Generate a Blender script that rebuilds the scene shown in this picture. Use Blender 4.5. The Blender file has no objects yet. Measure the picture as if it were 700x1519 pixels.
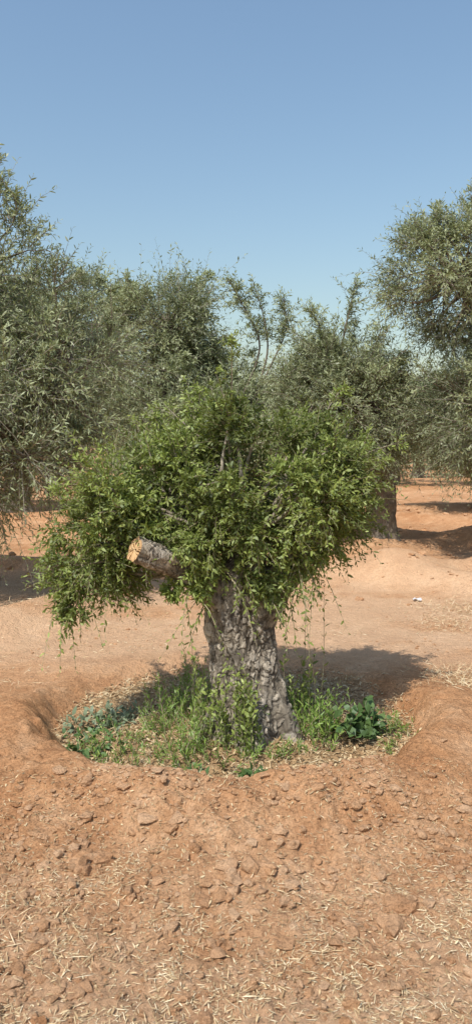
import bpy, math, numpy as np
from mathutils import Vector, kdtree
rng = np.random.default_rng(7)
scene = bpy.context.scene

# ------------------------------------------------------------ helpers
def norm(a):
    return a / np.maximum(np.linalg.norm(a, axis=-1, keepdims=True), 1e-9)

def _h(i, j, s):
    n = (i.astype(np.int64) * 374761393 + j.astype(np.int64) * 668265263 + s * 1442695041) & 0xffffffff
    n = ((n ^ (n >> 13)) * 1274126177) & 0xffffffff
    n = n ^ (n >> 16)
    return (n & 0xffff) / 65535.0

def vn(x, y, s=0):
    x = np.asarray(x, float); y = np.asarray(y, float)
    xi = np.floor(x); yi = np.floor(y); fx = x - xi; fy = y - yi
    xi = xi.astype(np.int64); yi = yi.astype(np.int64)
    fx = fx * fx * (3 - 2 * fx); fy = fy * fy * (3 - 2 * fy)
    a = _h(xi, yi, s); b = _h(xi + 1, yi, s); c = _h(xi, yi + 1, s); d = _h(xi + 1, yi + 1, s)
    return (a * (1 - fx) + b * fx) * (1 - fy) + (c * (1 - fx) + d * fx) * fy

def fbm(x, y, o=4, s=0):
    r = 0; a = .5; t = 0
    for k in range(o):
        r = r + a * vn(x * 2 ** k + 13.1 * k, y * 2 ** k + 7.7 * k, s + k); t += a; a *= .55
    return r / t

def sstep(a, b, x):
    t = np.clip((x - a) / (b - a), 0, 1)
    return t * t * (3 - 2 * t)

class MB:
    def __init__(s):
        s.v = []; s.f = []; s.m = []; s.r = []; s.c = []; s.n = 0
    def add(s, v, faces, mat=0, rnd=0.5, cl=1.0):
        v = np.asarray(v, float).reshape(-1, 3); k = len(v)
        for f in faces:
            f = np.asarray(f)
            if f.size:
                s.f.append(f + s.n); s.m.append(np.full(len(f), mat))
        s.v.append(v); s.r.append(np.broadcast_to(rnd, (k,)).astype(float)); s.c.append(np.broadcast_to(cl, (k,)).astype(float))
        s.n += k
    def build(s, name, mats, smooth=False, parent=None):
        me = bpy.data.meshes.new(name)
        v = np.concatenate(s.v)
        me.vertices.add(len(v)); me.vertices.foreach_set("co", v.astype(np.float32).ravel())
        loops = np.concatenate([f.ravel() for f in s.f]).astype(np.int32)
        tot = np.concatenate([np.full(len(f), f.shape[1]) for f in s.f]).astype(np.int32)
        st = np.concatenate([[0], np.cumsum(tot)[:-1]]).astype(np.int32)
        me.loops.add(len(loops)); me.loops.foreach_set("vertex_index", loops)
        me.polygons.add(len(tot)); me.polygons.foreach_set("loop_start", st)
        try: me.polygons.foreach_set("loop_total", tot)
        except Exception: pass
        me.polygons.foreach_set("material_index", np.concatenate(s.m).astype(np.int32))
        me.polygons.foreach_set("use_smooth", np.full(len(tot), smooth))
        for nm, arr in (("rnd", s.r), ("clump", s.c)):
            a = me.attributes.new(nm, 'FLOAT', 'POINT'); a.data.foreach_set("value", np.concatenate(arr).astype(np.float32))
        me.update(calc_edges=True)
        for m in mats: me.materials.append(m)
        ob = bpy.data.objects.new(name, me); scene.collection.objects.link(ob)
        if parent: ob.parent = parent
        return ob

def empty(name, loc=(0, 0, 0)):
    e = bpy.data.objects.new(name, None); scene.collection.objects.link(e); e.empty_display_size = .2
    return e

# ------------------------------------------------------------ ground height
BG = [(-3.1, 7.6), (2.02, 10.4), (3.5, 9.3), (-1.2, 13.0), (-4.9, 16.5), (.3, 12.2), (5.2, 15.5)]
def H(x, y):
    x = np.asarray(x, float); y = np.asarray(y, float)
    dx = (x + .01) / 1.03; dy = (y - 4.20) / .95
    r = np.sqrt(dx * dx + dy * dy) + .14 * (fbm(x * 1.4, y * 1.4, 2, 3) - .5) + .10 * (fbm(x * 7, y * 7, 3, 5) - .5)
    back = sstep(-.25, .7, dy)
    hb = (.155 + .10 * (fbm(x * 2.6, y * 2.6, 2, 37) - .5)) * (1 - .70 * back)
    w = np.where(r < 1.20, .13, .36)
    h = hb * np.exp(-((r - 1.20) / w) ** 2)
    h = h - (.06 - .025 * back) * (1 - sstep(.94, 1.12, r))
    d = np.hypot(x - .06, y - 3.98)
    h = h + .08 * np.exp(-(d / .33) ** 2)
    for (bx, by) in BG:
        rr = np.hypot(x - bx, y - by) + .4 * (vn(x * 1.2, y * 1.2, 9) - .5)
        h = h + .17 * np.exp(-((rr - 1.7) / .35) ** 2) + .1 * np.exp(-(rr / .5) ** 2)
    front = 1 - sstep(3.1, 5.0, y)
    rough = .45 + .75 * front + .6 * sstep(8, 12, y)
    h = h + .07 * (fbm(x * .45, y * .45, 3, 11) - .5)
    h = h + .07 * rough * (fbm(x * 3.2, y * 3.2, 5, 17) - .5)
    slope = np.exp(-((r - 1.5) / .35) ** 2) * front
    c = fbm(x * 9 + .7 * fbm(x * 6, y * 6, 2, 2), y * 9, 3, 23)
    h = h + .06 * rough * np.clip(c - .54, 0, .12) + .17 * slope * np.clip(c - .50, 0, .10) * sstep(.42, .58, fbm(x * 1.7, y * 1.7, 2, 71))
    c = fbm(x * 24, y * 24, 2, 29)
    h = h + .045 * rough * np.clip(c - .54, 0, .2)
    h = h + .14 * sstep(12, 40, y) * (fbm(x * .8, y * .8, 3, 31) - .3)
    return h

# ------------------------------------------------------------ materials
def newmat(name):
    m = bpy.data.materials.new(name); m.use_nodes = True
    nt = m.node_tree; nt.nodes.clear()
    out = nt.nodes.new("ShaderNodeOutputMaterial")
    return m, nt, out

def N(nt, t, **kw):
    n = nt.nodes.new(t)
    for k, v in kw.items():
        setattr(n, k, v)
    return n

def ramp(nt, fac, cols):
    r = nt.nodes.new("ShaderNodeValToRGB")
    while len(r.color_ramp.elements) < len(cols): r.color_ramp.elements.new(.5)
    for e, (p, c) in zip(r.color_ramp.elements, cols): e.position = p; e.color = (*c, 1)
    nt.links.new(fac, r.inputs[0]); return r.outputs[0]

def mixc(nt, fac, a, b, mode='MIX'):
    m = nt.nodes.new("ShaderNodeMix"); m.data_type = 'RGBA'; m.blend_type = mode
    for s, v in ((m.inputs[0], fac), (m.inputs[6], a), (m.inputs[7], b)):
        if hasattr(v, "is_output"): nt.links.new(v, s)
        elif isinstance(v, tuple): s.default_value = (*v, 1)
        else: s.default_value = v
    return m.outputs[2]

def leafmat(name, cols, trans=.28, tcol=(.16, .24, .03), rough=.42, gloss=.05):
    m, nt, out = newmat(name)
    a = N(nt, "ShaderNodeAttribute", attribute_name="rnd")
    c = N(nt, "ShaderNodeAttribute", attribute_name="clump")
    col = ramp(nt, a.outputs["Fac"], cols)
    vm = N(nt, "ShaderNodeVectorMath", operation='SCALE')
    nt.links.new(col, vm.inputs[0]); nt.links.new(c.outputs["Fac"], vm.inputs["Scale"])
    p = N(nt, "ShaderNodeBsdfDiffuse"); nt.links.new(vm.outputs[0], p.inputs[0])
    t = N(nt, "ShaderNodeBsdfTranslucent")
    nt.links.new(mixc(nt, .5, vm.outputs[0], tcol), t.inputs[0])
    mx = N(nt, "ShaderNodeMixShader"); mx.inputs[0].default_value = trans
    nt.links.new(p.outputs[0], mx.inputs[1]); nt.links.new(t.outputs[0], mx.inputs[2])
    if gloss > 0:
        g = N(nt, "ShaderNodeBsdfGlossy"); g.inputs["Roughness"].default_value = rough; g.inputs[0].default_value = (.9, .95, 1, 1)
        m2 = N(nt, "ShaderNodeMixShader"); m2.inputs[0].default_value = gloss
        nt.links.new(mx.outputs[0], m2.inputs[1]); nt.links.new(g.outputs[0], m2.inputs[2]); mx = m2
    nt.links.new(mx.outputs[0], out.inputs[0]); return m

def groundmat():
    m, nt, out = newmat("red_sandy_soil")
    g = N(nt, "ShaderNodeNewGeometry"); pos = g.outputs["Position"]
    def noi(sc, det=6, rough=.6, dist=0):
        n = N(nt, "ShaderNodeTexNoise"); n.inputs["Scale"].default_value = sc; n.inputs["Detail"].default_value = det
        n.inputs["Roughness"].default_value = rough; n.inputs["Distortion"].default_value = dist
        nt.links.new(pos, n.inputs["Vector"]); return n.outputs["Fac"]
    big = noi(.55, 4); mid = noi(4.5, 7, .68, .3); fine = noi(60, 6, .75)
    c1 = ramp(nt, mid, [(.3, (.45, .225, .107)), (.5, (.56, .31, .158)), (.7, (.66, .41, .235))])
    c2 = ramp(nt, big, [(.38, (.88, .82, .77)), (.62, (1.08, 1.1, 1.14))])
    c = mixc(nt, 1.0, c1, c2, 'MULTIPLY')
    c3 = ramp(nt, fine, [(.3, (.58, .56, .54)), (.5, (1, 1, 1)), (.72, (1.2, 1.22, 1.26))])
    c = mixc(nt, .95, c, c3, 'MULTIPLY')
    at = N(nt, "ShaderNodeAttribute", attribute_name="rnd")
    c = mixc(nt, at.outputs["Fac"], c, mixc(nt, .5, c, (.74, .52, .34)))
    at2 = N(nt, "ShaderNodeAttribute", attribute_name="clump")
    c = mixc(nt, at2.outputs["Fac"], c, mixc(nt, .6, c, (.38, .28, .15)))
    p = N(nt, "ShaderNodeBsdfPrincipled"); p.inputs["Roughness"].default_value = .95
    p.inputs["Specular IOR Level"].default_value = .1
    nt.links.new(c, p.inputs["Base Color"])
    b1 = N(nt, "ShaderNodeBump"); b1.inputs["Strength"].default_value = 1.0; b1.inputs["Distance"].default_value = .035
    nt.links.new(noi(24, 9, .75, .3), b1.inputs["Height"])
    vo = N(nt, "ShaderNodeTexVoronoi"); vo.inputs["Scale"].default_value = 70; nt.links.new(pos, vo.inputs["Vector"])
    b2 = N(nt, "ShaderNodeBump"); b2.inputs["Strength"].default_value = .7; b2.inputs["Distance"].default_value = .008; b2.invert = True
    nt.links.new(vo.outputs["Distance"], b2.inputs["Height"]); nt.links.new(b1.outputs[0], b2.inputs["Normal"])
    nt.links.new(b2.outputs[0], p.inputs["Normal"])
    nt.links.new(p.outputs[0], out.inputs[0]); return m

def barkmat(name, dark=(.10, .082, .064), a=(.30, .26, .205), b=(.62, .55, .45)):
    m, nt, out = newmat(name)
    g = N(nt, "ShaderNodeNewGeometry")
    cr = N(nt, "ShaderNodeAttribute", attribute_name="rnd"); ce = N(nt, "ShaderNodeAttribute", attribute_name="clump")
    mp = N(nt, "ShaderNodeMapping"); mp.inputs["Scale"].default_value = (1, 1, .4); nt.links.new(g.outputs["Position"], mp.inputs[0])
    n = N(nt, "ShaderNodeTexNoise"); n.inputs["Scale"].default_value = 75; n.inputs["Detail"].default_value = 8; n.inputs["Roughness"].default_value = .75
    nt.links.new(mp.outputs[0], n.inputs["Vector"])
    n2 = N(nt, "ShaderNodeTexNoise"); n2.inputs["Scale"].default_value = 9; n2.inputs["Detail"].default_value = 5
    nt.links.new(g.outputs["Position"], n2.inputs["Vector"])
    col = mixc(nt, ce.outputs["Fac"], a, b)
    col = mixc(nt, .9, col, ramp(nt, n.outputs["Fac"], [(.3, (.35, .33, .31)), (.55, (1, 1, 1)), (.75, (1.3, 1.27, 1.2))]), 'MULTIPLY')
    col = mixc(nt, .8, col, ramp(nt, n2.outputs["Fac"], [(.35, (.6, .6, .62)), (.65, (1.2, 1.15, 1.08))]), 'MULTIPLY')
    col = mixc(nt, cr.outputs["Fac"], dark, col)
    p = N(nt, "ShaderNodeBsdfDiffuse")
    nt.links.new(col, p.inputs[0])
    bp = N(nt, "ShaderNodeBump"); bp.inputs["Strength"].default_value = 1; bp.inputs["Distance"].default_value = .012
    nt.links.new(n.outputs["Fac"], bp.inputs["Height"]); nt.links.new(bp.outputs[0], p.inputs["Normal"])
    nt.links.new(p.outputs[0], out.inputs[0]); return m

def plain(name, cols, rough=.85):
    m, nt, out = newmat(name)
    a = N(nt, "ShaderNodeAttribute", attribute_name="rnd")
    g = N(nt, "ShaderNodeNewGeometry"); n = N(nt, "ShaderNodeTexNoise"); n.inputs["Scale"].default_value = 70
    nt.links.new(g.outputs["Position"], n.inputs["Vector"])
    c = ramp(nt, a.outputs["Fac"], cols)
    c = mixc(nt, .5, c, ramp(nt, n.outputs["Fac"], [(.35, (.7, .7, .7)), (.65, (1.15, 1.15, 1.15))]), 'MULTIPLY')
    p = N(nt, "ShaderNodeBsdfDiffuse")
    nt.links.new(c, p.inputs[0]); nt.links.new(p.outputs[0], out.inputs[0]); return m

M_ground = groundmat()
M_bark = barkmat("olive_bark")
M_bark2 = barkmat("old_olive_bark", dark=(.06, .05, .04), a=(.14, .12, .095), b=(.28, .24, .19))
M_stem = plain("green_stem", [(0, (.18, .17, .09)), (1, (.36, .31, .20))])
M_twig = plain("grey_twig", [(0, (.16, .14, .11)), (1, (.32, .28, .23))])
M_leaf = leafmat("young_olive_leaf", [(0, (.075, .10, .022)), (.3, (.145, .19, .038)), (.62, (.235, .285, .064)), (.84, (.34, .39, .115)), (.95, (.46, .48, .24)), (1, (.54, .46, .25))], .30, (.36, .44, .06), .55, .03)
M_old = leafmat("grey_olive_leaf", [(0, (.14, .16, .078)), (.4, (.235, .265, .13)), (.75, (.335, .365, .20)), (1, (.62, .63, .50))], .30, (.34, .41, .12), .55, .03)
M_far = leafmat("hazed_far_olive_leaf", [(0, (.16, .185, .10)), (.4, (.24, .27, .15)), (.75, (.32, .35, .21)), (1, (.54, .56, .43))], .27, (.33, .40, .15), .4, 0)  # slight distance haze painted in: leaf tones lightened
M_weed = leafmat("weed_leaf", [(0, (.09, .16, .025)), (.5, (.18, .28, .05)), (.85, (.30, .38, .09)), (1, (.52, .44, .20))], .3, (.26, .36, .05), .5, .03)
M_broad = leafmat("broad_weed_leaf", [(0, (.04, .08, .022)), (.6, (.08, .135, .04)), (1, (.13, .19, .06))], .2, (.12, .21, .03), .5, .03)
M_blue = leafmat("pale_weed_leaf", [(0, (.12, .16, .09)), (1, (.25, .29, .18))], .15, (.16, .24, .1), .5, .02)
M_straw = plain("dry_straw", [(0, (.38, .25, .13)), (.5, (.60, .45, .26)), (1, (.76, .64, .43))])
M_litter = plain("dead_leaf", [(0, (.24, .15, .08)), (.5, (.44, .31, .17)), (1, (.62, .50, .31))])

# ------------------------------------------------------------ leaves / shoots
def add_leaves(mb, base, d, n, L, W, rnd, cl, mat=0, hi=True, curl=.15):
    side = norm(np.cross(d, n)); k = len(base)
    L = np.broadcast_to(L, (k,))[:, None]; W = np.broadcast_to(W, (k,))[:, None]
    curl = np.broadcast_to(curl, (k,))[:, None]
    if hi:
        st = [(0, 0), (.3, -1), (.3, 1), (.7, -.8), (.7, .8), (1, 0)]
        v = np.stack([base + d * L * t + side * W * .5 * w - n * (curl * L * t * t) + n * (abs(w) * W * .12) for t, w in st], 1)
        o = np.arange(k)[:, None] * 6
        fs = [o + np.array([[0, 2, 1]]), o + np.array([[1, 2, 4, 3]]), o + np.array([[3, 4, 5]])]; q = 6
    else:
        st = [(0, 0), (.5, 1), (1, 0), (.5, -1)]
        v = np.stack([base + d * L * t + side * W * .5 * w - n * (curl * L * t * t) for t, w in st], 1)
        fs = [np.arange(k)[:, None] * 4 + np.array([[0, 1, 2, 3]])]; q = 4
    mb.add(v.reshape(-1, 3), fs, mat, np.repeat(np.broadcast_to(rnd, (k,)), q), np.repeat(np.broadcast_to(cl, (k,)), q))

def shoots(mb, P, D, L, K, ll, lw, droop, cl, mat=0, smat=1, spread=1.0, hi=True, stem=.0025, t0=.12, upb=.7, rb=0.0):
    n = len(P); D = norm(D); L = np.broadcast_to(L, (n,)); droop = np.broadcast_to(droop, (n,)); cl = np.broadcast_to(cl, (n,))
    bend = norm(rng.normal(size=(n, 3))) * .16
    def pt(t):
        t = t[..., None]
        return P[:, None] + (D * L[:, None])[:, None] * t + (bend * L[:, None])[:, None] * t * t + np.array([0, 0, -1.]) * (droop * L)[:, None, None] * t * t
    t = np.clip(np.linspace(t0, 1, K)[None] + rng.uniform(-.04, .04, (n, K)), 0, 1)
    pos = pt(t); tan = norm(pt(t + .02) - pos)
    ref = norm(rng.normal(size=(n, 3)))
    a = norm(np.cross(D, ref)); b = np.cross(D, a)
    ang = (np.arange(K) * 2.4)[None] + rng.uniform(-.5, .5, (n, K))
    perp = a[:, None] * np.cos(ang)[..., None] + b[:, None] * np.sin(ang)[..., None]
    d = norm(tan * .75 + perp * spread * rng.uniform(.6, 1.1, (n, K, 1)))
    d = d.reshape(-1, 3)
    nn = rng.normal(size=d.shape) * .6 + np.array([-.2 * upb, -.3 * upb, upb]); nn = norm(nn - (nn * d).sum(1, keepdims=True) * d)
    sc = (rng.uniform(.6, 1.2, (n, K)) * (1 - .35 * (t > .9))).ravel()
    r = np.clip(rng.beta(2, 2, n * K) * .75 + rb + .25 * t.ravel() * rng.uniform(.3, 1, n * K), 0, 1)
    add_leaves(mb, pos.reshape(-1, 3), d, nn, ll * sc, lw * sc * rng.uniform(.8, 1.2, n * K), r, np.repeat(cl, K), mat, hi)
    if stem > 0:
        ts = np.broadcast_to(np.array([0, .5, 1.]), (n, 3)); sp = pt(ts)
        rad = stem * np.array([1.3, .8, .3])
        vs = []
        for s_ in range(3):
            for q in range(3):
                an = q * 2.094
                vs.append(sp[:, s_] + (a * math.cos(an) + b * math.sin(an)) * rad[s_])
        v = np.stack(vs, 1); o = np.arange(n)[:, None] * 9
        fs = [o + np.array([[s_ * 3 + q, s_ * 3 + (q + 1) % 3, s_ * 3 + 3 + (q + 1) % 3, s_ * 3 + 3 + q]]) for s_ in range(2) for q in range(3)]
        mb.add(v.reshape(-1, 3), fs, smat, np.repeat(rng.random(n), 9), 1.0)

def spline(P, m):
    P = np.asarray(P, float); n = len(P); t = np.linspace(0, n - 1, m); out = []
    Q = np.vstack([2 * P[0] - P[1], P, 2 * P[-1] - P[-2]])
    for u in t:
        i = min(int(u), n - 2); f = u - i; a, b, c, d = Q[i], Q[i + 1], Q[i + 2], Q[i + 3]
        out.append(.5 * (2 * b + (c - a) * f + (2 * a - 5 * b + 4 * c - d) * f * f + (3 * b - a - 3 * c + d) * f ** 3))
    return np.array(out)

def tube(mb, pts, rad, nseg=8, nring=10, mat=0, lobes=0.0, bark=0.0, cell=.04, roots=0.0, seed=0, cap=False):
    C = spline(np.c_[np.asarray(pts, float), rad], nring); R = C[:, 3]; C = C[:, :3]
    T = norm(np.gradient(C, axis=0)); up = np.array([0, 1., .01])
    A = norm(np.cross(T, up)); Bv = np.cross(T, A)
    th = np.linspace(0, 2 * np.pi, nseg, endpoint=False)
    dirs = A[:, None] * np.cos(th)[None, :, None] + Bv[:, None] * np.sin(th)[None, :, None]
    arc = np.concatenate([[0], np.cumsum(np.linalg.norm(np.diff(C, axis=0), axis=1))])
    rr = np.repeat(R[:, None], nseg, 1)
    if lobes:
        u = np.cos(th)[None] * 1.8 + arc[:, None] * 2.5; w = np.sin(th)[None] * 1.8 + arc[:, None] * 3.2
        rr = rr * (1 + lobes * 2.6 * (fbm(u + seed + 20, w + 20, 3, seed) - .5))
        rr = rr * (1 + lobes * .45 * np.cos(5 * th + 1 + arc[:, None] * 2.5 + seed))
    if roots:
        rr = rr * (1 + roots * (np.maximum(0, np.cos(4 * th + 1.3)) + .5 * np.maximum(0, np.cos(7 * th + .3)))[None] * np.exp(-arc / .11)[:, None])
    V = C[:, None] + dirs * rr[..., None]; V = V.reshape(-1, 3); crack = np.ones(len(V)); ce = np.full(len(V), .5)
    if bark:
        area = 2 * np.pi * R.mean() * arc[-1]; ns = int(area / cell ** 2)
        sq = np.array([1, 1, .5])
        seeds = V[rng.integers(0, len(V), ns)] * sq
        kd = kdtree.KDTree(ns)
        for i, p in enumerate(seeds): kd.insert(p, i)
        kd.balance(); rc = rng.random(ns)
        thv = np.tile(th, nring); av = np.repeat(arc, nseg)
        un = thv * R.mean()
        wob = np.stack([fbm(un * 35 + k * 5, av * 35 + k * 9, 3, 40 + k) - .5 for k in range(3)], 1) * .036
        Q = (V + wob) * sq
        for i, p in enumerate(Q):
            r2 = kd.find_n(p, 2); e = r2[1][2] - r2[0][2]
            crack[i] = e; ce[i] = rc[r2[0][1]]
        wid = .001 + .009 * sstep(.3, .7, fbm(un * 14 + 3, av * 14, 2, 61))
        plate = sstep(.0, 1, crack / wid)
        fis = fbm(un * 45, av * 12, 3, 63)
        crack = plate * (.45 + .55 * sstep(.36, .5, fis))
        dd = dirs.reshape(-1, 3)
        V = V + dd * ((plate * bark * (.25 + .9 * ce) + bark * 1.4 * (fis - .5) + bark * 3.0 * (fbm(un * 9, av * 6, 3, 65) - .5))[:, None])
    i = np.arange(nring - 1)[:, None] * nseg; j = np.arange(nseg)[None]; jn = (j + 1) % nseg
    F = np.stack([i + j, i + jn, i + nseg + jn, i + nseg + j], -1).reshape(-1, 4)
    mb.add(V, [F], mat, crack, ce)
    if cap:
        ring = V[-nseg:]; c0 = ring.mean(0); inner = c0 + (ring - c0) * .5 + rng.normal(0, .004, ring.shape)
        F1 = np.stack([np.arange(nseg), (np.arange(nseg) + 1) % nseg, (np.arange(nseg) + 1) % nseg + nseg, np.arange(nseg) + nseg], 1)
        F2 = np.stack([np.arange(nseg) + nseg, (np.arange(nseg) + 1) % nseg + nseg, np.full(nseg, 2 * nseg)], 1)
        mb.add(np.vstack([ring, inner, c0[None]]), [F1, F2], cap, np.r_[np.full(nseg, .2), np.full(nseg, .8), 1.], .5)

def make_clumps(blobs, n, rmin, rmax, k=.8):
    b = np.array([np.r_[c, r] for c, r in blobs], float)
    w = (b[:, 3] * b[:, 4] + b[:, 4] * b[:, 5] + b[:, 3] * b[:, 5]); w /= w.sum()
    out = []
    while len(out) < n:
        q = rng.choice(len(b), p=w); d = norm(rng.normal(size=3)); f = k * rng.uniform(.7, 1.18)
        p = b[q, :3] + d * b[q, 3:] * f
        ok = True
        for z in range(len(b)):
            if z != q and np.linalg.norm((p - b[z, :3]) / b[z, 3:]) < .6: ok = False
        if not ok: continue
        out.append((p, norm(d / b[q, 3:]), rng.uniform(rmin, rmax)))
    return out

def clump_shoots(mb, clumps, per, K, ll, lw, Lf, hi=True, upw=.25, droop=.2, stem=.0025, tone=(.75, 1.2), mats=(0, 1)):
    P = []; D = []; L = []; C = []
    for p, nrm, r in clumps:
        m = max(3, int(per * rng.uniform(.6, 1.4)))
        q = norm(rng.normal(size=(m, 3)))
        dd = norm(q + nrm * .75 + np.array([0, 0, upw]))
        P.append(p + q * r * .55 * rng.random((m, 1)) ** .5); D.append(dd); L.append(r * Lf * rng.uniform(.6, 1.25, m) * np.where(rng.random(m) < .1, 1.7, 1))
        C.append(np.full(m, rng.uniform(*tone)))
    P = np.concatenate(P)
    shoots(mb, P, np.concatenate(D), np.concatenate(L), K, ll, lw, rng.uniform(0, 1, len(P)) * droop, np.concatenate(C), mats[0], mats[1], 1.0, hi, stem)

def leader(mbT, mbF, pts, r0, per, K, ll, lw, sl, gap=.5, hi=False, stem=.003, mat=0):
    """a long branch carrying side shoots along its outer part"""
    pts = np.array(pts, float); m = 26; C = spline(pts, m)
    tube(mbT, pts, np.linspace(r0, r0 * .2, len(pts)), 6, 16, mat)
    T = norm(np.gradient(C, axis=0)); P = []; D = []
    n = per
    u = rng.uniform(gap, 1, n); u = np.sort(u) ; idx = np.minimum((u * (m - 1)).astype(int), m - 1)
    P = C[idx]; D = norm(T[idx] * .8 + norm(rng.normal(size=(n, 3))) * .9)
    shoots(mbF, P, D, sl * rng.uniform(.4, 1.1, n) * (1.15 - .5 * u), K, ll, lw, rng.uniform(0, .35, n), rng.uniform(.85, 1.3), 0, 1, 1.0, hi, stem)

# ------------------------------------------------------------ ground
def grow(start, step, ratio, end):
    o = [start]
    while o[-1] < end: step *= ratio; o.append(o[-1] + step)
    return np.array(o)
xs = np.arange(-1.9, 1.9, .010); g = grow(1.9, .010, 1.05, 420)[1:]
xs = np.concatenate([-g[::-1] - 0.0, xs, g])
ys = np.arange(1.7, 5.2, .010); g2 = grow(5.2, .010, 1.016, 600)[1:]; g3 = grow(0, .02, 1.12, 60)[1:]
ys = np.concatenate([(1.7 - g3)[::-1], ys, g2])
X, Y = np.meshgrid(xs, ys); Z = H(X, Y)
nx, ny = len(xs), len(ys)
i = np.arange(ny - 1)[:, None] * nx; j = np.arange(nx - 1)[None]
F = np.stack([i + j, i + j + 1, i + nx + j + 1, i + nx + j], -1).reshape(-1, 4)
rr = np.hypot((X + .01) / 1.03, (Y - 4.20) / .95)
pale = np.clip(sstep(4.6, 5.6, Y) * (1 - sstep(7.5, 11, Y)) + .8 * (1 - sstep(2.1, 2.9, Y + .5 * (fbm(X * 2, Y * 2, 2, 77) - .5))), 0, 1) * sstep(.3, .7, fbm(X * 1.1, Y * 2.2, 4, 55) + .15)
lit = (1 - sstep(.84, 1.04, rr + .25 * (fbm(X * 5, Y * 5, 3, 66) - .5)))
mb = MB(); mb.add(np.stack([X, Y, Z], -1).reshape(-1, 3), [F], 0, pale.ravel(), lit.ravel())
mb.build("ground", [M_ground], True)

# ------------------------------------------------------------ clods
import bmesh
bm = bmesh.new(); bmesh.ops.create_icosphere(bm, subdivisions=2, radius=1)
IV = np.array([v.co[:] for v in bm.verts]); IF = np.array([[v.index for v in f.verts] for f in bm.faces]); bm.free()
def clods(mb, x, y, s, flat=.55):
    n = len(x); V = np.repeat(IV[None], n, 0)
    for k in range(3):
        d = norm(rng.normal(size=(n, 1, 3))); ph = rng.uniform(0, 6, (n, 1)); fr = rng.uniform(1.5, 4, (n, 1))
        V = V * (1 + .16 * np.sin((V * d).sum(-1) * fr * 1.6 + ph))[..., None]
    for k in range(4):
        d = norm(rng.normal(size=(n, 1, 3))); h = (V * d).sum(-1) - rng.uniform(.45, .8, (n, 1)); V = V - d * np.maximum(h, 0)[..., None]
    V = V * np.stack([rng.uniform(.7, 1.3, n), rng.uniform(.7, 1.2, n), np.full(n, flat) * rng.uniform(.7, 1.2, n)], 1)[:, None]
    a = rng.uniform(0, 6.28, n); c, sn = np.cos(a)[:, None], np.sin(a)[:, None]
    V = np.stack([V[..., 0] * c - V[..., 1] * sn, V[..., 0] * sn + V[..., 1] * c, V[..., 2]], -1) * s[:, None, None]
    V = V + np.stack([x, y, H(x, y) + s * .15], -1)[:, None]
    mb.add(V.reshape(-1, 3), [(np.arange(n)[:, None, None] * len(IV) + IF[None]).reshape(-1, 3)], 0, np.repeat(rng.uniform(0, .9, n), len(IV)), 0.0)
mb = MB()
def rp(n, x0, x1, y0, y1): return rng.uniform(x0, x1, n), rng.uniform(y0, y1, n)
x, y = rp(14000, -1.9, 1.9, 1.5, 3.4); k = fbm(x * 2.5, y * 2.5, 3, 81) > .44; x, y = x[k], y[k]
clods(mb, x, y, .003 + .014 * rng.random(len(x)) ** 3)
x, y = rp(900, -1.6, 1.6, 1.6, 3.2); clods(mb, x, y, .009 + .020 * rng.random(len(x)) ** 2, .65)
for (cx, cy, n, s) in [(.05, 2.52, 14, .040), (-.55, 2.68, 9, .036), (.62, 2.38, 8, .042), (-.1, 2.45, 7, .034), (.42, 2.78, 8, .030), (-.75, 2.85, 7, .034), (.3, 2.55, 8, .030), (.55, 2.9, 7, .030), (1.0, 2.95, 7, .034), (-.3, 2.8, 6, .03), (-.6, 3.05, 5, .03), (.2, 2.98, 5, .028)]:
    x = cx + rng.normal(0, .08, n); y = cy + rng.normal(0, .05, n); clods(mb, x, y, s * rng.uniform(.35, 1.2, n), .65)
x, y = rp(2500, -3, 3, 3.3, 7); k = fbm(x * 1.5, y * 1.5, 2, 82) > .5; clods(mb, x[k], y[k], .004 + .014 * rng.random(k.sum()) ** 3)
x, y = rp(1800, -6, 7, 7, 18); clods(mb, x, y, .012 + .06 * rng.random(len(x)) ** 4)
mb.build("soil_clods", [M_ground], False)

# ------------------------------------------------------------ straw + litter
def straw(mb, x, y, L, W, mat=0, lift=.003, tilt=.12):
    n = len(x); a = rng.uniform(0, 6.28, n); d = np.stack([np.cos(a), np.sin(a), rng.normal(0, tilt, n)], 1); d = norm(d)
    nn = norm(rng.normal(size=(n, 3)) * .35 + np.array([0, 0, 1.])); nn = norm(nn - (nn * d).sum(1, keepdims=True) * d)
    b = np.stack([x, y, H(x, y) + lift + np.abs(d[:, 2]) * L * .5], 1)
    add_leaves(mb, b, d, nn, L, W, rng.random(n), 1.0, mat, True, rng.uniform(-.1, .25, n))
mb = MB()
x, y = rp(56000, -1.3, 1.3, 1.4, 3.0); k = rng.random(len(x)) < np.clip(1.0 - sstep(2.15, 2.85, y - .35 * (fbm(x * 2.2, y * 2.2, 3, 91) - .5)), .03, 1) * (.2 + .9 * sstep(.43, .6, fbm(x * 6, y * 6, 3, 92)))
x, y = x[k], y[k]; straw(mb, x, y, .008 + .038 * rng.random(len(x)) ** 2, rng.uniform(.0012, .0034, len(x)))
x, y = rp(4200, -1.5, 1.5, 2.3, 3.3); straw(mb, x, y, rng.uniform(.008, .035, len(x)), rng.uniform(.001, .0028, len(x)))
x, y = rp(15000, -1.1, 1.1, 3.2, 5.2); r = np.hypot(x, (y - 4.20) / .95); k = (r < 1.04) & (rng.random(len(x)) < .35 + .9 * sstep(.4, .6, fbm(x * 5, y * 5, 2, 93)))
x, y = x[k], y[k]; straw(mb, x, y, rng.uniform(.015, .06, len(x)), rng.uniform(.002, .004, len(x)), 0, .005, .3)
x, y = rp(5000, -4, 4, 5, 9); k = fbm(x * 1.1, y * 1.6, 3, 94) > .56; x, y = x[k], y[k]; straw(mb, x, y, rng.uniform(.02, .06, len(x)), rng.uniform(.003, .006, len(x)))
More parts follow.
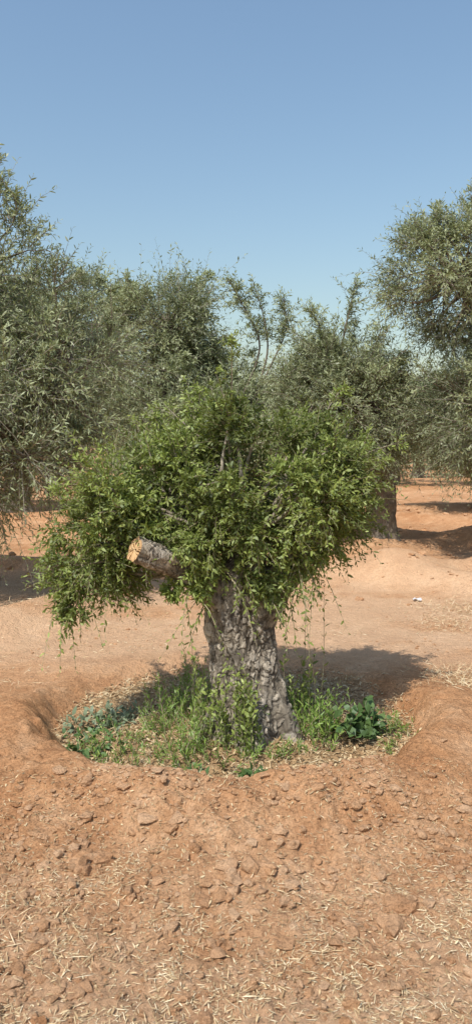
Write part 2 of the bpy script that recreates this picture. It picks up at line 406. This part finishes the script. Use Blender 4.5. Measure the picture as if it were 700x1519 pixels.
for (cx, cy, s, n) in [(1.60, 4.75, .2, 1300), (2.25, 6.9, .3, 1300), (-1.75, 4.6, .2, 300), (1.9, 6.4, .22, 450), (-.9, 2.15, .2, 300), (-1.7, 7.0, .3, 500)]:
    x = cx + rng.normal(0, s, n); y = cy + rng.normal(0, s * .8, n); straw(mb, x, y, rng.uniform(.03, .09, n), rng.uniform(.002, .004, n), 0, .006, .45)
mb.build("dry_straw_litter", [M_straw], False)
mb = MB()
x, y = rp(9000, -1.1, 1.1, 3.2, 5.2); r = np.hypot(x, (y - 4.20) / .95); k = r < 1.04; x, y = x[k], y[k]
straw(mb, x, y, rng.uniform(.02, .04, len(x)), rng.uniform(.006, .012, len(x)), 0, .005, .3)
x, y = rp(4500, -1.3, 1.3, 1.5, 3.2); straw(mb, x, y, rng.uniform(.010, .03, len(x)), rng.uniform(.003, .007, len(x)), 0, .003, .2)
mb.build("fallen_dead_leaves", [M_litter], False)

# ------------------------------------------------------------ main olive tree
tree = empty("olive_tree")
mb = MB(); fb = MB()
zb = float(H(.06, 3.98))
tube(mb, [(.075, 3.98, zb - .12), (.07, 3.98, zb + .05), (.055, 4.0, .30), (.035, 4.01, .52), (.02, 4.02, .70), (.05, 4.06, .95), (.10, 4.08, 1.15)],
     [.235, .20, .172, .168, .17, .12, .07], 240, 360, 0, .15, .011, .031, .42, 3)
tube(mb, [(.0, 4.02, .66), (-.14, 3.94, .82), (-.28, 3.82, .94), (-.40, 3.73, 1.01), (-.505, 3.66, 1.065)], [.095, .078, .066, .060, .055], 110, 160, 0, .12, .008, .03, 0, 5, cap=1)
tube(mb, [(.06, 4.0, .60), (.20, 4.02, .80), (.34, 4.03, 1.00), (.48, 4.05, 1.25), (.50, 4.1, 1.45)], [.12, .10, .08, .055, .02], 90, 130, 0, .08, .009, .03, 0, 8)
tube(mb, [(-.02, 4.04, .66), (-.2, 4.15, .95), (-.32, 4.2, 1.3), (-.3, 4.2, 1.6)], [.09, .075, .05, .02], 50, 70, 0, .08, .006, .04, 0, 9)
tube(mb, [(-.10, 3.98, .76), (-.38, 4.02, .97), (-.66, 3.98, 1.02), (-.85, 3.95, 1.02)], [.06, .05, .03, .015], 40, 60, 0, .08, .005, .04, 0, 12)
M_cut = plain("cut_wood", [(0, (.42, .25, .12)), (1, (.60, .41, .22))])
blobs = [((.14, 4.13, 1.43), (.54, .46, .36)), ((-.38, 4.14, 1.31), (.46, .43, .30)), ((.42, 4.12, 1.31), (.28, .36, .25)), ((.36, 4.12, 1.48), (.28, .32, .24)),
         ((-.73, 4.06, 1.12), (.20, .28, .28)), ((.12, 4.04, 1.05), (.22, .16, .14))]
cl = [c for c in make_clumps(blobs, 165, .09, .19, .86) if rng.random() < sstep(.40, .55, float(fbm(c[0][0] * 3.6 + c[0][1], c[0][2] * 3.6, 2, 88))) + .18]
extra = []
for p, r in [((-.88, 3.95, .84), .12), ((-.86, 3.9, .72), .08), ((-.90, 3.95, .96), .14), ((-.12, 3.88, .96), .08), ((.05, 3.86, .92), .08),
             ((.15, 3.84, .86), .08), ((.26, 3.88, .90), .09), ((.38, 3.94, 1.0), .09), ((.50, 4.0, 1.05), .09), ((-.16, 3.78, 1.08), .12), ((.1, 3.76, 1.12), .12), ((.60, 4.0, 1.2), .10), ((.30, 3.80, 1.12), .11), ((-.42, 3.84, 1.25), .09), ((-.72, 3.86, 1.10), .10), ((-.93, 3.95, 1.1), .12),
             ((-.22, 3.76, .98), .06), ((-.18, 3.80, .86), .06), ((-.24, 3.74, 1.08), .08), ((-.33, 3.80, .84), .04), ((-.60, 3.90, .98), .07)]:
    d = norm(np.array([p[0] - .0, p[1] - 4.3, -.25])); extra.append((np.array(p), d, r))
for p, nrm, r in cl[:90]:
    s = np.array([.0, 4.08, 1.0]) + (p - np.array([0, 4, 1.0])) * .25
    mid = (s + p) / 2 + rng.normal(0, .04, 3) + np.array([0, 0, -.03])
    tube(mb, [s, mid, p], [.018, .011, .005], 6, 7, 0)
for q in range(85):
    c = cl[rng.integers(0, len(cl))]
    if c[1][2] < -.2: continue
    d = norm(c[1] + np.array([0, 0, .45]) + rng.normal(0, .35, 3)); L = rng.uniform(.2, .40)
    p = c[0]; leader(mb, fb, [p, p + d * L * .5 + rng.normal(0, .02, 3), p + d * L + rng.normal(0, .04, 3)], .005, 10, 10, .032, .0105, .12, .25, True, .0016)
mb.build("trunk_and_limbs", [M_bark, M_cut], True, tree)
mb = fb
clump_shoots(mb, cl, 42, 14, .034, .0112, 1.0, True, .25, .25, .0018, (.5, 1.3))
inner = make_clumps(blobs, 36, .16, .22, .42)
clump_shoots(mb, inner, 20, 10, .044, .014, .9, False, .1, .2, .002, (.35, .65))  # dark core: crown shade put into the darker tone of inner leaves
clump_shoots(mb, extra, 32, 12, .036, .0125, 1.0, True, -.1, .45, .0018, (.75, 1.25))
m = 160
sel = [cl[q] for q in rng.integers(0, len(cl), m)]
P = np.array([c[0] for c in sel]); D = np.array([norm(c[1] + np.array([0, 0, .6]) + rng.normal(0, .35, 3)) for c in sel])
shoots(mb, P, D, rng.uniform(.16, .3, m), 18, .031, .0095, .15, rng.uniform(.9, 1.25, m), 0, 1, .9, True, .0018)
def hang(pts, L, n=1):
    P = np.repeat(np.array(pts, float), n, 0); P = P + rng.normal(0, .03, P.shape); k = len(P)
    D = np.stack([rng.normal(0, .35, k), rng.normal(-.3, .2, k), rng.normal(-.5, .25, k)], 1)
    shoots(mb, P, D, L * rng.uniform(.5, 1.25, k), 14, .034, .012, .5, rng.uniform(.8, 1.25, k), 0, 1, .9, True, .0025)
hang([(-.88, 3.95, .84), (-.82, 3.95, .80), (-.92, 3.95, .80), (-.70, 3.95, .9), (.30, 3.9, .90), (.35, 3.92, .94), (.43, 3.95, .98)], .27, 5)
hang([(.04, 3.86, .92), (.12, 3.84, .88), (-.03, 3.86, .92), (.2, 3.84, .86), (.08, 3.82, .84)], .2, 5)
hang([(-.22, 3.82, .82), (-.18, 3.84, .78), (.33, 3.88, .84), (.28, 3.88, .80)], .26, 3)
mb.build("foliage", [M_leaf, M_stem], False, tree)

# ------------------------------------------------------------ background olive trees
def bgtree(base, blobs, nclump, per, K, ll, lw, cr, trunk_r=.2, hi=False, extra=(), stem=.003, leaders=(), nlead=16, ls=.7, mat=None):
    e = empty("olive_tree"); mb = MB(); fb = MB(); bx, by = base; z = float(H(bx, by))
    top = np.array([bx + rng.normal(0, .1), by, z + 1.0])
    tube(mb, [(bx, by, z - .2), (bx, by, z + .15), (bx + .05, by, z + .6), top], [trunk_r * 1.5, trunk_r * 1.1, trunk_r * .95, trunk_r * .8], 40, 50, 0, .18, 0, .05, .35, int(by))
    cl = make_clumps(blobs, nclump, cr * .7, cr * 1.25, .85) + [(np.array(p), norm(np.array(d, float)), r) for p, d, r in extra]
    hubs = []
    for c, r in blobs:
        c = np.array(c); q = top - np.array([0, 0, .25])
        mid = q * .5 + c * .5 + rng.normal(0, .12, 3)
        tube(mb, [q, mid, c], [trunk_r * .6, trunk_r * .38, trunk_r * .2], 12, 16, 0, .15); hubs += [mid, c]
    hubs = np.array(hubs)
    for p, n_, r in cl:
        h = hubs[np.argmin(np.linalg.norm(hubs - p, axis=1))]
        tube(mb, [h, (h + p) / 2 + rng.normal(0, .08, 3), p], [.03, .018, .006], 5, 6, 0)
    ups = [c for c in cl if c[1][2] > -.1]
    for q in range(nlead):
        c = ups[rng.integers(0, len(ups))]; d = norm(c[1] * .8 + np.array([0, 0, .8]) + rng.normal(0, .3, 3)); L = ls * rng.uniform(.6, 1.2); p = c[0]
        leader(mb, fb, [p, p + d * L * .5 + rng.normal(0, .06, 3), p + d * L + rng.normal(0, .1, 3)], .012, 24, 11, ll, lw, L * .42, .15, hi, stem)
    for pts, n_, sl in leaders: leader(mb, fb, pts, .02, n_, 12, ll, lw * 1.1, sl, .4, hi, stem)
    mb.build("trunk_and_limbs", [M_bark2], True, e)
    clump_shoots(fb, cl, per, K, ll, lw, 1.2, hi, .25, .45, stem, (.6, 1.3))
    fb.build("foliage", [mat or M_old, M_twig], False, e)
    return e
bgtree((-3.2, 7.6), [((-2.65, 7.5, 2.15), (1.25, 1.1, .95)), ((-3.0, 7.5, 3.0), (1.1, 1.0, .75)), ((-1.75, 7.6, 2.2), (.5, .7, .75)), ((-2.5, 7.2, 1.45), (.9, .8, .45))], 160, 36, 15, .062, .0135, .33, .2, True,
       [((-2.15, 7.4, 3.7), (.3, 0, 1), .28), ((-2.3, 7.4, 3.85), (-.1, 0, 1), .25), ((-2.0, 7.4, 3.45), (.8, 0, .5), .25), ((-1.75, 7.4, 3.1), (.5, 0, .8), .25)], .003, nlead=34, ls=.65)
bgtree((3.55, 9.3), [((2.85, 9.3, 3.55), (.86, .9, .74)), ((3.15, 9.2, 1.95), (1.05, 1.0, .72)), ((3.8, 9.5, 3.0), (.8, .9, 1.2))], 155, 36, 14, .068, .018, .29, .24, False,
       [((2.45, 9.3, 4.15), (-.3, 0, 1), .22), ((2.9, 9.3, 4.3), (.1, 0, 1), .2)], nlead=22, ls=.35)
bgtree((2.02, 10.4), [((1.42, 10.4, 2.0), (1.05, .95, .75)), ((1.38, 10.4, 2.6), (.45, .5, .35))], 92, 34, 14, .068, .018, .30, .19, False,
       [], nlead=20, ls=.5,
       leaders=[([(1.4, 10.4, 2.6), (1.5, 10.3, 3.2), (1.62, 10.3, 3.75)], 54, .42), ([(1.2, 10.4, 2.6), (1.15, 10.3, 3.1), (1.0, 10.3, 3.4)], 46, .40), ([(1.7, 10.4, 2.4), (1.9, 10.3, 2.9), (1.98, 10.3, 3.15)], 36, .34)])
bgtree((.3, 12.2), [((.15, 12.2, 1.85), (1.4, 1.1, .72))], 84, 34, 14, .08, .021, .30, .2, False, nlead=6, ls=.35,
       leaders=[([(.1, 12.2, 2.3), (.38, 12.1, 3.1), (.15, 12.1, 3.7), (-.15, 12.1, 4.2)], 84, .5), ([(.3, 12.2, 2.3), (.5, 12.1, 3.0), (.45, 12.1, 3.55), (.28, 12.1, 4.1)], 60, .45),
                ([(.3, 12.2, 2.3), (.6, 12.1, 2.9), (.80, 12.1, 3.4), (.75, 12.1, 3.9)], 76, .45)])
bgtree((-1.2, 13.0), [((-1.2, 13, 2.3), (1.3, 1.2, 1.1)), ((-1.15, 13, 3.6), (.88, .9, .72)), ((-.35, 13, 2.2), (.7, .8, .7))], 130, 34, 13, .085, .023, .36, .22, nlead=22, ls=.5)
bgtree((-4.9, 16.5), [((-4.3, 16.5, 3.0), (2.1, 1.6, 1.6)), ((-3.9, 16.5, 4.2), (1.3, 1.2, 1.0))], 135, 34, 13, .11, .03, .46, .28, nlead=24, ls=.7, mat=M_far)
bgtree((5.6, 16.5), [((5.4, 16.5, 2.2), (1.5, 1.4, 1.0)), ((4.2, 16.8, 1.9), (1.1, 1.2, .75))], 80, 28, 13, .11, .03, .42, .26, nlead=10, ls=.6, mat=M_far)
mb = MB(); mt = MB()
for (tx, ty, s) in [(-13, 24, 1.1), (-8.5, 25, 1.2), (-3.5, 24, 1.0), (1.0, 22, .82), (5.6, 27, 1.0), (10.0, 26, 1.1), (3.0, 31, 1.0), (8, 33, 1.1), (13.5, 28, 1.2), (-14, 38, 1.2), (-6, 38, 1.2), (1, 36, 1.1), (6.5, 42, 1.3), (11, 42, 1.3), (15.5, 42, 1.3), (20, 38, 1.3), (-20, 40, 1.3), (4, 52, 1.4), (9, 53, 1.4), (14, 54, 1.4), (20, 55, 1.4), (-9, 52, 1.4), (-15, 54, 1.4)]:
    cl = make_clumps([((tx, ty, 2.3 * s), (2.3 * s, 1.9 * s, 1.4 * s))], 50, .4, .62, .85)
    clump_shoots(mb, cl, 20, 10, .16, .055, 1.1, False, .25, .4, 0, (.6, 1.2))
    z = float(H(tx, ty)); tube(mt, [(tx, ty, z - .2), (tx + .1, ty, z + .6), (tx, ty, 2.2)], [.35, .25, .15], 10, 10, 1, .1)
    for q in range(4): tube(mt, [(tx, ty, .9), (tx + rng.normal(0, .5), ty, 1.5), cl[q][0]], [.14, .09, .04], 6, 6, 1)
mb.f += [f + mb.n for f in mt.f]; mb.m += mt.m; mb.v += mt.v; mb.r += mt.r; mb.c += mt.c
mb.build("distant_olive_trees", [M_far, M_bark2], False)

# ------------------------------------------------------------ weeds in basin
def plant(name, pts, hgt, K, ll, lw, mat, lean=.35, spread=.7, stem=.0022, per=5, tone=(.8, 1.2), jit=.03, t0=.1, up=1.0, upb=.7, hi=True, droop=.1):
    P = np.repeat(np.array(pts, float), per, 0); k = len(P); P = P + rng.normal(0, jit, P.shape)
    P = np.c_[P[:, 0], P[:, 1], H(P[:, 0], P[:, 1]) - .01]
    D = np.c_[rng.normal(0, lean, (k, 2)), np.full(k, up)]
    b = MB(); shoots(b, P, D, hgt * rng.uniform(.4, 1.25, k), K, ll, lw, droop, rng.uniform(*tone, k), 0, 1, spread, hi, stem, t0, upb)
    return b.build(name, [mat, M_stem], False)
def cloud(cx, cy, sx, sy, n): return np.c_[rng.normal(cx, sx, n), rng.normal(cy, sy, n)]
plant("weed_grass", np.vstack([cloud(-.32, 3.85, .16, .14, 22), cloud(-.14, 3.70, .08, .05, 5)]), .22, 15, .038, .006, M_weed, .45, .6, per=4)
plant("weed_grass", cloud(-.3, 4.25, .1, .1, 12), .34, 16, .04, .008, M_weed, .3, .6)
plant("weed_grass", cloud(-.64, 3.8, .10, .12, 14), .09, 10, .03, .006, M_weed, .6, .7, per=4)
plant("weed_grass", np.vstack([cloud(.45, 4.0, .09, .1, 13), cloud(.32, 4.2, .06, .1, 6)]), .26, 15, .04, .009, M_weed, .35, .7)
plant("weed_grass", np.vstack([cloud(.16, 3.68, .08, .03, 7), cloud(.87, 4.0, .06, .14, 8)]), .11, 12, .03, .006, M_weed, .5, .7)
plant("trunk_sucker_shoots", np.vstack([cloud(-.02, 3.76, .05, .02, 7), cloud(.04, 3.74, .02, .02, 4), cloud(-.16, 3.86, .03, .03, 2)]), .44, 21, .034, .014, M_leaf, .09, .9, .002, 4, (1.0, 1.4))
plant("tall_sapling_shoots", [(.40, 4.1), (.43, 4.05), (.36, 4.15), (.28, 4.05)], .66, 17, .042, .015, M_leaf, .13, .9, .0026, 3, (.9, 1.25), .02, .15)
plant("broadleaf_weed", cloud(.66, 4.00, .06, .05, 7), .2, 8, .065, .045, M_broad, .4, 1.0, .003, 3, (.8, 1.4), .03, .3, 1.0, 1.2)
plant("broadleaf_weed", cloud(-.84, 3.85, .08, .13, 9), .07, 5, .045, .022, M_broad, .8, 1.0, .002, 4, (.9, 1.6), .045, .3, .8, 1.2)
plant("broadleaf_weed", np.vstack([cloud(-.22, 3.46, .06, .015, 4), cloud(.08, 3.45, .04, .015, 4)]), .07, 5, .05, .024, M_broad, .7, 1.0, .002, 3, (.9, 1.4), .015, .2, .8, 1.4)
plant("pale_leaf_weed", cloud(-.80, 4.22, .10, .07, 12), .10, 6, .055, .020, M_blue, .8, 1.0, .002, 3, (.8, 1.3), .05, .2, .8, 1.1)

# ------------------------------------------------------------ small litter piece
mb = MB(); cx, cy = 1.82, 7.35; z0 = float(H(cx, cy))
gx, gy = np.meshgrid(np.linspace(-.04, .04, 9), np.linspace(-.03, .03, 7))
gz = .022 + .014 * np.sin(gx * 60) * np.cos(gy * 70) + rng.normal(0, .003, gx.shape)
ii = np.arange(6)[:, None] * 9; jj = np.arange(8)[None]
mb.add(np.stack([cx + gx, cy + gy, z0 + gz], -1).reshape(-1, 3), [np.stack([ii + jj, ii + jj + 1, ii + jj + 10, ii + jj + 9], -1).reshape(-1, 4)], 0, 1)
mb.build("crumpled_paper_litter", [plain("white_paper", [(0, (.5, .5, .52)), (1, (.58, .58, .6))])], True)

# ------------------------------------------------------------ light, sky, camera
sd = Vector((-.44, -.74, 1.18)).normalized()
el = math.asin(sd.z); az = math.atan2(sd.x, sd.y)
w = bpy.data.worlds.new("World"); scene.world = w; w.use_nodes = True
nt = w.node_tree; bg = nt.nodes["Background"]; bg.inputs[1].default_value = .15
sky = nt.nodes.new("ShaderNodeTexSky"); sky.sky_type = 'NISHITA'; sky.sun_disc = False
sky.sun_elevation = el; sky.sun_rotation = az; sky.air_density = 1.75; sky.dust_density = 1.7; sky.ozone_density = 4.2
nt.links.new(sky.outputs[0], bg.inputs[0])
L = bpy.data.lights.new("sun", 'SUN'); L.energy = 5.0; L.angle = math.radians(.5); L.color = (1, .96, .89)
lo = bpy.data.objects.new("sun", L); scene.collection.objects.link(lo); lo.rotation_euler = (-sd).to_track_quat('-Z', 'Y').to_euler(); lo.location = (0, 0, 10)
cam = bpy.data.cameras.new("camera"); co = bpy.data.objects.new("camera", cam); scene.collection.objects.link(co)
cam.sensor_fit = 'VERTICAL'; cam.sensor_height = 24; cam.lens = 24 * 1100 / 1519; cam.clip_start = .05; cam.clip_end = 2000
co.location = (0, 0, 1.6); co.rotation_euler = (math.radians(90 - 5.43), 0, 0)
scene.camera = co
scene.view_settings.view_transform = 'Standard'; scene.view_settings.look = 'None'; scene.view_settings.exposure = 0
